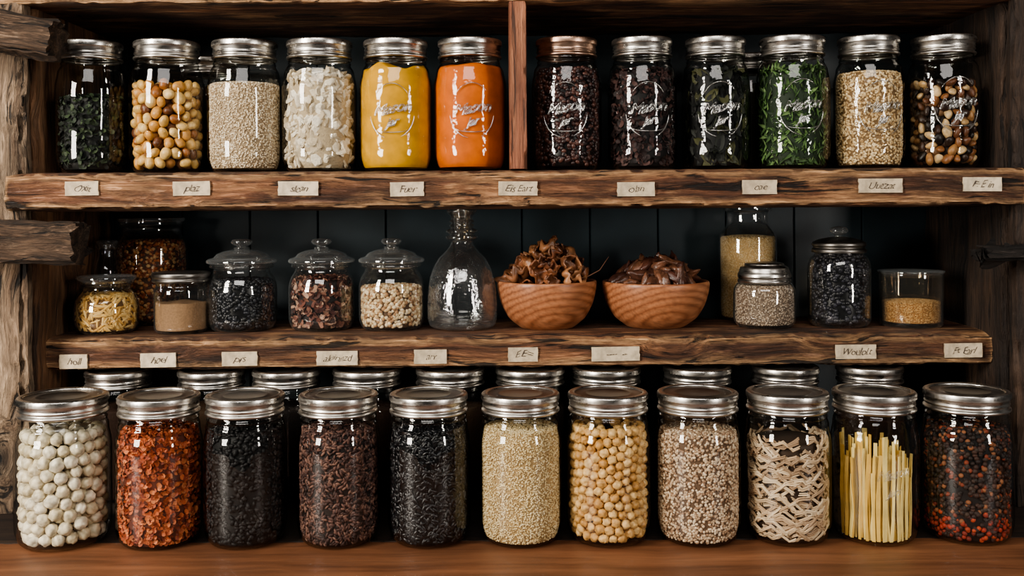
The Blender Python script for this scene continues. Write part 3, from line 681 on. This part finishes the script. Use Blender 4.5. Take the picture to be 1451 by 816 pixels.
for rad, nn, a0, a1 in ((0.0380, 17, -1.5, 1.5), (0.0345, 16, -1.5, 1.5), (0.0305, 14, -1.5, 1.5), (0.025, 11, -1.7, 1.7), (0.017, 9, -2.2, 2.2), (0.035, 12, 1.7, 4.6)):
    for i in range(nn):
        a = a0+(a1-a0)*(i+rnd.uniform(-0.4, 0.4))/(nn-1)
        x = rad*math.sin(a); yy = -rad*math.cos(a)
        L_ = rnd.uniform(0.088, 0.117)-0.024*max(0, x/0.04)-(0.022 if rnd.random() < 0.14 else 0)
        w = rnd.uniform(0.0016, 0.0034); V = []; Fc = []; n = 18; bend = rnd.uniform(-0.0020, 0.0020); tw = rnd.uniform(-0.6, 0.6); wv = rnd.uniform(0, 6)
        for s in range(n+1):
            t = s/n; ang = tw*t+0.12*math.sin(wv+t*7); ca, sa = math.cos(ang), math.sin(ang); bx = bend*math.sin(PI*t)
            ww = w*(0.9+0.12*math.sin(wv+t*9))
            for (lx, ly) in ((-ww, -0.0004), (ww, -0.0004), (ww, 0.0004), (-ww, 0.0004)): V.append((bx+lx*ca-ly*sa, lx*sa+ly*ca+0.0005*math.sin(wv*2+t*8), t*L_))
        for s in range(n):
            for q in range(4): Fc.append((s*4+q, s*4+(q+1) % 4, s*4+4+(q+1) % 4, s*4+4+q))
        Fc += [(3, 2, 1, 0), (n*4, n*4+1, n*4+2, n*4+3)]
        o = link('pasta_ribbon', mesh_from('pasta_ribbon', V, Fc, [mp_], False), None, (J['x']+x, J['y']+yy, J['z']+0.0048))
        tl = 0.026 if rad > 0.03 else 0.05
        o.rotation_euler = (rnd.uniform(-0.005, 0.02), rnd.uniform(-tl, tl)-x*0.3, a+rnd.uniform(-0.45, 0.45))
        tag(o, 'flat yellow pasta ribbon standing in the pasta jar', 'pasta', 'pasta ribbons in the front row jar')
J = BJ(1370, 134, 'mason jar of dark mixed peppercorns at the right end of the front row')
grain_fill('peppercorns', J, 0.124, (0.0030, 0.0027, 0.0025), [(52, 34, 28), (36, 26, 23), (66, 42, 33), (28, 21, 19), (58, 44, 36), (44, 31, 26), (38, 30, 26), (56, 36, 28), (40, 28, 24), (116, 54, 34), (128, 82, 54)], 'dark peppercorns with red ones in the rightmost front row jar', 'peppercorns', 1.5, ICO2, 'matte', (12, 8, 7), 0.2,
           low=(0.032, [(140, 48, 32), (60, 32, 26), (156, 64, 38), (40, 26, 22), (110, 40, 28)]))

# --- bottom back row
names = ['white nut jar', 'red chilli flake jar', 'black seed jar', 'purple brown rice jar', 'black rice jar', 'cream millet jar', 'chickpea jar', 'beige lentil jar', 'curly noodle jar', 'ribbon pasta jar']
bcx = [168, 300, 406, 520, 638, 751, 859, 988, 1112, 1232]
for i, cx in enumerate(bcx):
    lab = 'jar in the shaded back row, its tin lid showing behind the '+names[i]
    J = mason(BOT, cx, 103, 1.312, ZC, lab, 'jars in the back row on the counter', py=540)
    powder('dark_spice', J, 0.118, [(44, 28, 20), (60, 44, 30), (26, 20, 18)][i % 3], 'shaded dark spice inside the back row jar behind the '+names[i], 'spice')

# ------------------------------------------------------------------ middle shelf
GM = 'jars on the lower shelf'
def small(name, cx, d, body, label, cat='jar', lid=None, lidmat=None, knob=None, group=GM, bodymat='glass_thin', hs=1.0):
    s = d/F; x = PX(cx, 420, d)
    prof = smooth_prof([(max(r*s, 0.0001), z*s*hs) for r, z in body], 5)
    e = empty(name, (x, d, ZM)); tag(e, label, cat, group)
    link('glass_body', lathe_me('glass_body', prof, M[bodymat], 72), e)
    if lid:
        L_ = link('lid', lathe_me('lid', smooth_prof([(max(r*s, 0.0001), z*s*hs) for r, z in lid], 4), M[lidmat or 'glass_lid'], 72), e)
        if knob: link('knob', lathe_me('knob', smooth_prof([(max(r*s, 0.0001), z*s*hs) for r, z in knob], 4), M[lidmat if lidmat == 'lid' else 'glass_lid'], 40), L_)
    return dict(x=x, y=d, z=ZM, R=max(p[0] for p in prof), rin=rin_func(prof, 1, 1, 0.0016), e=e, s=s)
def pot(hw, h):
    return [(0.1, 3), (hw*0.6, 2), (hw*0.78, 0), (hw*0.9, 3), (hw*0.98, 11), (hw, 20), (hw, h*0.58), (hw*0.985, h*0.68), (hw*0.93, h*0.78), (hw*0.82, h*0.87), (hw*0.80, h*0.92), (hw*0.90, h*0.945), (hw*0.92, h*0.965), (hw*0.88, h), (hw*0.80, h), (hw*0.76, h*0.93)]
def dome(hw, h0):
    return ([(hw*0.76, h0-3), (hw*0.78, h0+0.5), (hw*0.95, h0+0.6), (hw*1.0, h0+2), (hw*1.0, h0+5), (hw*0.94, h0+7), (hw*0.80, h0+9), (hw*0.70, h0+14), (hw*0.47, h0+18), (hw*0.22, h0+20), (hw*0.14, h0+21)],
            [(hw*0.14, h0+19), (hw*0.22, h0+21), (hw*0.22, h0+22.5), (hw*0.12, h0+24), (hw*0.26, h0+27), (hw*0.31, h0+30.5), (hw*0.25, h0+34), (0.1, h0+35.5)])
J = small('glass_jar', 215, 1.447, [(0.1, 3), (34, 0), (44, 4), (49, 14), (49, 60), (49, 104), (46, 116), (40, 126), (39, 134), (42, 139), (42, 145)], 'tall glass jar of amber lentils behind the small pasta jar on the lower shelf',
          lid=[(39, 143), (44, 144), (45, 147), (43, 149), (20, 149), (0.1, 149)])
grain_fill('amber_lentils', J, 0.118, (0.0032, 0.0026, 0.0018), [(180, 106, 58), (146, 76, 42), (204, 142, 88), (112, 58, 34), (214, 172, 120)], 'amber and rust coloured lentils in the tall jar at the left of the lower shelf', 'lentils', 1.6, ICO1, 'matte')
small('glass_bottle', 152, 1.408, [(0.1, 3), (12, 0), (16, 3), (18, 10), (18, 60), (17.5, 78), (14, 92), (12, 100), (12, 108), (15, 112), (15.5, 116), (13, 118)], 'narrow clear empty glass bottle behind the squat pasta jar', 'bottle', group=None,
      lid=[(11, 110), (13, 117), (15, 119), (12, 122), (0.1, 123)])
J = small('glass_jar', 151, 1.343, [(0.1, 3), (30, 0), (38, 3), (43, 14), (44, 32), (42, 46), (36, 56), (32, 61), (32, 66), (36, 69), (36, 74)], 'small squat glass jar of short yellow pasta at the left end of the lower shelf',
          lid=[(32, 70), (37, 73), (39, 74), (40, 77), (38, 80), (24, 81), (12, 81.5), (0.1, 81.5)])
grain_fill('short_pasta', J, 0.049, (0.0095, 0.0019, 0.0017), [(216, 178, 108), (200, 156, 84), (228, 196, 132)], 'short yellow pasta pieces in the squat jar at the left of the lower shelf', 'pasta', 2.0, ICO2, 'matte', (110, 80, 44), 0.10)
J = small('glass_jar', 257, 1.342, [(0.1, 3), (30, 0), (35, 3), (37, 10), (37, 56), (36, 62), (34, 66), (36, 70), (38, 76)], 'small straight glass jar of brown powder beside the squat pasta jar',
          lid=[(36.5, 71), (39, 71.5), (40, 74), (39, 76.5), (40, 79), (40, 83), (37, 85), (18, 85.5), (0.1, 85.5)], lidmat='disc')
powder('brown_powder', J, 0.040, (160, 128, 96), 'light brown powder in the small straight jar', tn=0.002)
for cx, hw, lab, fill in ((343, 48.5, 'domed lid glass jar of black beans on the lower shelf', 0), (456, 46, 'domed lid glass jar of reddish brown dried petals on the lower shelf', 1), (555, 46, 'domed lid glass jar of white speckled beans beside the glass decanter', 2)):
    li, kn = dome(hw, 93)
    J = small('lidded_glass_jar', cx, 1.366, pot(hw, 93), lab, lid=li, knob=kn)
    if fill == 0: grain_fill('black_beans', J, 0.066, (0.0036, 0.0026, 0.0023), [(22, 24, 28), (14, 15, 18), (36, 38, 44)], 'small black beans in the domed lid jar', 'beans', 1.5, ICO2, 'shiny', (4, 4, 5))
    if fill == 1: grain_fill('red_petals', J, 0.068, (0.0058, 0.0030, 0.0018), [(104, 62, 50), (76, 44, 38), (140, 98, 80), (176, 142, 120), (56, 34, 30)], 'reddish brown dried petals in the middle domed lid jar', 'petals', 1.7, FLAKE, 'matte', (28, 17, 15), 0.35)
    if fill == 2: grain_fill('speckled_beans', J, 0.056, (0.0029, 0.0025, 0.0023), [(214, 192, 154), (198, 170, 130), (226, 208, 176), (160, 124, 90)], 'creamy speckled beans in the domed lid jar nearest the decanter', 'beans', 1.6, ICO2, 'matte', (90, 68, 48))
# decanter
s = 1.366/F; x = PX(655, 420, 1.366)
e = empty('glass_decanter', (x, 1.366, ZM+0.0006)); tag(e, 'empty clear glass decanter with a tall narrow neck beside the left wooden bowl', 'decanter')
outer = [(0.1, 6), (26, 5), (36, 1), (40, 0.5), (46, 4), (49, 14), (49.5, 30), (48.5, 50), (46, 68), (41, 84), (33, 98), (23, 108), (17.5, 115), (15.5, 120), (17, 123), (22.5, 126), (23, 129), (17, 132), (22.5, 135), (22, 138), (15.5, 141), (18, 144), (15, 147), (18, 150), (15, 153), (16, 158), (19, 161), (21, 164), (20, 167), (14, 168)]
link('glass_body', lathe_me('glass_body', smooth_prof([(max(r*s, 0.0001), z*s) for r, z in outer], 5), M['glass_text'], 72), e)
link('inner_wall', lathe_me('inner_wall', smooth_prof([(max(r*s, 0.0001), z*s) for r, z in [(0.1, 12), (30, 11), (41, 12), (45, 20), (45.5, 32), (44.5, 50), (42, 67), (37, 83), (29, 96), (19, 106)]], 5), M['glass_thin'], 72), e)
st = link('stopper', lathe_me('stopper', smooth_prof([(0.0001, 122*s), (9*s, 123*s), (10*s, 130*s), (9*s, 134*s), (11*s, 140*s), (10*s, 146*s), (12*s, 154*s), (12.5*s, 168*s), (15*s, 170*s), (14*s, 175*s), (0.0001, 177*s)], 4), M['stopper'], 40), e); st['label'] = 'pale amber glass stopper'
V = []; T = []
for k in range(150):
    a = rnd.uniform(0, 2*PI); z = rnd.uniform(12, 92)*s; r = np.interp(z/s, [14, 30, 50, 68, 84, 98], [49, 49.5, 48.5, 46, 41, 33])*s
    c = Vector((r*math.cos(a), r*math.sin(a), z)); o = len(V); q = rnd.uniform(0.0004, 0.0008)
    for v in ICO1[0]: V.append(c+Vector(v)*q)
    T += [tuple(int(q)+o for q in t) for t in ICO1[1]]
link('bubble_pattern', mesh_from('bubble_pattern', V, T, [M['emboss']]), e)
J = small('glass_jar', 1060, 1.447, [(0.1, 3), (30, 0), (37, 4), (40, 12), (40, 60), (40, 112), (37, 121), (31, 128), (29, 134), (29, 148), (33, 151), (33, 158)], 'tall glass bottle jar of cream flour behind the small tin lidded jar', hs=1.02,
          lid=[(30, 157), (34, 158), (34, 161), (30, 163), (0.1, 163)])
grain_fill('cream_grain', J, 0.119, (0.0013, 0.0012, 0.001), [(238, 212, 160), (228, 196, 140), (244, 224, 182)], 'cream yellow fine grain in the tall jar at the back of the lower shelf', 'grain', 1.6, OCT, 'matte', (214, 182, 128), mound=0.003, var=0.08)
J = small('glass_jar', 1083, 1.362, [(0.1, 3), (32, 0), (39, 3), (43, 12), (43, 44), (42, 54), (38, 61), (34, 66), (34, 74)], 'small glass jar of grey brown seeds with a tin lid on the lower shelf',
          lid=[(34, 62), (36.5, 63), (37, 66), (35.5, 68), (37, 71), (36.5, 75), (35, 78), (33, 84), (28, 87), (26, 90), (12, 92), (0.1, 92)], lidmat='lid')
grain_fill('grey_seeds', J, 0.056, (0.0015, 0.0013, 0.0011), [(186, 168, 146), (164, 144, 122), (202, 186, 166), (122, 104, 88)], 'grey brown fine seeds in the small tin lidded jar', 'seeds', 1.6, OCT, 'matte', (120, 104, 88), var=0.12)
J = small('lidded_glass_jar', 1189, 1.366, [(0.1, 3), (32, 0), (39, 3), (43, 12), (43, 60), (43, 84), (40, 95), (34, 101), (33, 106), (34, 110)], 'tall jar of black beans with knobbed lid, right part of the lower shelf',
          lid=[(33, 103), (37, 104), (37.5, 108), (35, 111), (37, 114), (36, 118), (28, 122), (14, 125), (5, 126)], lidmat='disc', knob=[(5, 125), (4.5, 128), (11, 131), (13, 135), (10, 139), (0.1, 141)])
grain_fill('round_black_beans', J, 0.096, (0.0036, 0.0032, 0.0029), [(30, 30, 36), (20, 20, 24), (46, 46, 54)], 'round black beans in the tall knobbed jar', 'beans', 1.5, ICO2, 'shiny', (4, 4, 5))
J = small('glass_tumbler', 1291, 1.362, [(0.1, 1), (36, 0), (41, 1), (42.5, 6), (43, 40), (43.5, 73), (42.8, 74.5), (42, 73), (41.2, 40), (40.5, 9), (36, 6), (0.1, 6)], 'glass tumbler of golden brown sugar at the right end of the lower shelf', 'tumbler', group=None, bodymat='amber_thin',
          lid=[(41, 70), (44, 74.6), (45, 76), (44, 78), (30, 78.5), (0.1, 78.5)])
J['rin'] = lambda z: 0.0384+0*np.asarray(z)
grain_fill('golden_sugar', J, 0.033, (0.0013, 0.0012, 0.0010), [(222, 194, 152), (204, 172, 128), (232, 210, 174)], 'coarse golden brown sugar in the bottom of the tumbler', 'sugar', 1.6, OCT, 'matte', (176, 142, 100), z0=0.0066)

# bowls
def bowl(cx, hw, d, h, label):
    s = d/F; k = hw/70
    pr = [(0.1, 1), (28, 0), (36, 0), (41, 3), (54, 14), (64, 32), (69, 50), (70.5, 62), (69.5, 66), (66.5, 66), (65, 60), (60, 42), (50, 25), (36, 13), (0.1, 9)]
    pr = smooth_prof([(max(r*s*k, 0.0001), z*s*h/66) for r, z in pr], 5)
    o = link('wooden_bowl', lathe_me('wooden_bowl', pr, M['bowl'], 96), None, (PX(cx, 440, d), d, ZM)); o.rotation_euler.z = 0.25*(cx % 7)-0.6
    tag(o, label, 'bowl'); return o, s
def petal_mesh(seed, R):
    n = 14; V = []; T = []
    for j in range(n+1):
        for i in range(n+1):
            u = i/n*2-1; v = j/n*2-1
            m = max(abs(u), abs(v)); L_ = math.hypot(u, v) or 1
            x, y = u*m/L_, v*m/L_; an = math.atan2(y, x)
            rr = 1+0.30*noise.noise(Vector((math.cos(an)*1.3+seed*5, math.sin(an)*1.3, seed)))*m
            z = 0.55*m*m+0.16*m**3*math.sin(4*an+seed*2)+0.40*noise.noise(Vector((x*1.8+seed, y*1.8, seed)))+0.08*math.sin(9*x+seed)*m
            cl = 1-0.30*m**3
            V.append((x*rr*cl*R, y*rr*cl*R*0.85, z*R))
    for j in range(n):
        for i in range(n):
            a = j*(n+1)+i; T.append((a, a+1, a+n+2, a+n+1))
    return V, T
def pod_mesh(seed, R):
    V, T = ICO3; out = []
    for v in V:
        p = Vector(v)
        q = 1+0.35*noise.noise(p*1.5+Vector((seed, 0, 0)))+0.28*abs(noise.noise(p*3.2+Vector((0, seed, 0))))-0.14*abs(math.sin(p.y*7+seed+p.x*2))
        x = p.x*q*R*1.15; y = p.y*q*R*0.48; z = p.z*q*R*0.40+0.35*R*(p.x*p.x)*(1 if seed % 2 < 1 else -0.6)
        out.append((x, y, z))
    return out, [tuple(int(i) for i in t) for t in T]
def pile(bo, hw, zrim, peak, meshes, nm, label, cat, group, count, seed, thick, pw, tl=0.6):
    rr = random.Random(seed); x0, y0 = bo.location.x, bo.location.y
    for k in range(count):
        q = (k+0.5)/count; a = k*2.39996; rad = hw*math.sqrt(q)*0.95
        z = ZM+zrim+(peak-zrim)*(1-q)**pw+rr.uniform(-0.006, 0.004)
        o = link(nm, rr.choice(meshes), None, (x0+rad*math.cos(a), y0+rad*math.sin(a), z))
        o.rotation_euler = Euler((rr.uniform(-tl, tl), 0.2+0.6*q+rr.uniform(-tl, tl), a+rr.uniform(-0.8, 0.8)), 'XYZ'); s = rr.uniform(0.75, 1.2); o.scale = (s, s, s)
        if thick:
            md = o.modifiers.new('Solidify', 'SOLIDIFY'); md.thickness = thick
        tag(o, label, cat, group)
b1, s1 = bowl(775, 70, 1.370, 66, 'turned wooden bowl heaped with tan brown curled mushrooms beside the decanter')
b2, s2 = bowl(929, 75, 1.374, 64, 'wider wooden bowl heaped with dark reddish brown wrinkled pods')
pm1 = rand_mat('dried_mushroom_skin', [(146, 94, 62), (104, 62, 42), (174, 122, 84)], 0.42, 90, 0.9, 0.55)
pm2 = rand_mat('dried_pod_skin', [(88, 54, 42), (62, 38, 31), (118, 80, 60)], 0.34, 120, 1.0, 0.5)
pile(b1, 0.052, 0.060, 0.106, [mesh_from('dried_mushroom', *petal_mesh(2+k*1.3, 0.0185), [pm1]) for k in range(8)], 'dried_mushroom', 'cupped tan brown dried mushroom piece heaped in the left bowl', 'dried mushroom', 'dried mushrooms in the left bowl', 42, 5, 0.0022, 1.1, 0.9)
pile(b2, 0.056, 0.060, 0.088, [mesh_from('dried_pod', *pod_mesh(9+k*1.7, 0.0165), [pm2]) for k in range(7)], 'dried_pod', 'wrinkled dark red brown dried pod heaped in the right bowl', 'dried pod', 'dried pods in the right bowl', 66, 9, 0, 0.8, 0.7)
bx = b1.location
v, f = tube([(bx.x+0.03, bx.y-0.02, ZM+0.066), (bx.x+0.052, bx.y-0.03, ZM+0.070), (bx.x+0.070, bx.y-0.034, ZM+0.080), (bx.x+0.082, bx.y-0.036, ZM+0.098)], [0.001, 0.0009, 0.0008, 0.0004], 6)
tag(link('dry_twig', mesh_from('dry_twig', v, f, [flat('twig_bark', (90, 58, 38))])), 'thin dry twig poking out of the right side of the left bowl', 'twig')

# ------------------------------------------------------------------ paper labels
def paper(cx, cy, w, h, d, text, where, i):
    x, z = P(cx, cy, d); W, H_ = w/F*d, h/F*d
    e = empty('paper_label', (x, d-0.0018, z)); tag(e, where, 'label')
    bm = bmesh.new(); bmesh.ops.create_grid(bm, x_segments=14, y_segments=5, size=0.5, matrix=Matrix.Identity(4))
    for v in bm.verts:
        ex = 0.0012*noise.noise(Vector((v.co.x*14+i, v.co.y*14, 0)))
        v.co = Vector((v.co.x*W+ex, -0.0008+0.0003*math.sin(v.co.x*5+i), v.co.y*H_+ex*0.7))
    r = bmesh.ops.extrude_face_region(bm, geom=bm.faces[:])
    for v in [q for q in r['geom'] if isinstance(q, bmesh.types.BMVert)]: v.co.y += 0.0028
    bmesh.ops.recalc_face_normals(bm, faces=bm.faces)
    me = bpy.data.meshes.new('card'); bm.to_mesh(me); bm.free(); me.materials.append(M['paper'])
    link('card', me, e)
    if text:
        tm = text_mesh(text, H_*0.70, 0.00005, 0.45, 0, -H_*0.009, 0.92); tm.materials.clear(); tm.materials.append(M['ink'])
        wd = max(v.co.x for v in tm.vertices)-min(v.co.x for v in tm.vertices); k = min(1.0, W*0.72/wd)
        for v in tm.vertices:
            p = v.co; sx = p.x/H_
            v.co.y = p.y*(1+0.35*noise.noise(Vector((sx*1.6+i*3, 0, 0))))+H_*0.12*noise.noise(Vector((sx*2.2, i*2.3, 0)))
            v.co.x = p.x+H_*0.10*noise.noise(Vector((sx*2, p.y/H_*3, i*1.3)))
        o = link('lettering', tm, e, (0, -0.0013, 0)); o.rotation_euler = (PI/2, 0, 0); o.scale = (k, 1, 1)
    e.rotation_euler.y = -0.004+rnd.uniform(-0.015, 0.015)
TL = [(117, 47, 267, 'Oxit', 'leaf herb jar'), (272, 52, 267, 'plaz', 'yellow bean jar'), (423, 57, 267, 'slean', 'white flake jar'), (577, 48, 268, 'Fuer', 'yellow powder jar'), (734, 55, 267, 'Eis Eart', 'upright divider'),
      (901, 53, 268, 'olan', 'dark petal jar'), (1076, 49, 265, 'oae', 'green leaf jar'), (1247, 62, 263, 'Uuezat', 'golden grain jar'), (1391, 54, 261, 'F: E in', 'nut jar')]
for i, (cx, w, cy, t, n) in enumerate(TL):
    paper(cx, cy, w, 20, 1.222, t, 'paper label on the upper shelf edge below the %s' % n, i)
ML = [(105, 39, 512, 'holl', 'leftmost one'), (225, 50, 510, 'hoel', 'below the brown powder jar'), (340, 50, 508, 'prs', 'below the domed black bean jar'), (478, 58, 507, 'aluinnzd', 'below the dried petal jar'),
      (610, 46, 505, 'arr', 'left of the decanter base'), (741, 42, 502, 'E.E=', 'below the left bowl'), (872, 68, 501, '----  --', 'below the right bowl'), (1212, 57, 498, 'Woulol.t', 'below the tall black bean jar'), (1364, 53, 496, 'Ft Earl', 'at the right end')]
for i, (cx, w, cy, t, n) in enumerate(ML):
    paper(cx, cy, w, 20, 1.285, t, 'small paper label on the lower shelf edge, %s' % n, i+20)

# ------------------------------------------------------------------ lights and camera
def area(name, loc, target, sx, sy, power, col):
    l = bpy.data.lights.new(name, 'AREA'); l.shape = 'RECTANGLE'; l.size = sx; l.size_y = sy; l.energy = power; l.color = col
    o = bpy.data.objects.new(name, l); COL.objects.link(o); o.location = loc
    o.rotation_euler = (Vector(target)-Vector(loc)).to_track_quat('-Z', 'Y').to_euler(); return o
for k in range(3):      # unseen left key and added right fill, split into panes for broken highlights
    area('split_key_light', (-1.40, 0.05, 1.28+k*0.46), (0.0, 1.3, 1.12), 0.40, 0.34, 18.5, (1.0, 0.92, 0.82))
for k in range(2):
    area('split_fill_light', (1.3, -0.1, 1.2+k*0.5), (-0.1, 1.3, 1.12), 0.18, 0.34, 6.5, (1.0, 0.93, 0.86))  # weaker fill added for streaks on the right of the glass
area('overhead_front_light', (-0.1, -1.0, 2.75), (0.0, 1.3, 1.0), 1.6, 1.0, 31, (1.0, 0.95, 0.90))  # unseen front light added high up for crisp highlights on shoulders and lids
w = bpy.data.worlds.new('World'); SC.world = w; w.use_nodes = True
w.node_tree.nodes['Background'].inputs[0].default_value = (0.6, 0.58, 0.56, 1); w.node_tree.nodes['Background'].inputs[1].default_value = 0.07
cam = bpy.data.cameras.new('Camera'); cam.lens = 35; cam.sensor_width = 36; cam.sensor_fit = 'HORIZONTAL'; cam.shift_y = -(408-HY)/1451; cam.clip_start = 0.01
co = bpy.data.objects.new('Camera', cam); COL.objects.link(co); co.location = (0, 0, EYE); co.rotation_euler = (PI/2, A, 0)
SC.camera = co
try:
    SC.view_settings.view_transform = 'AgX'; SC.view_settings.look = 'AgX - Medium High Contrast'
except Exception as ex: print(ex)
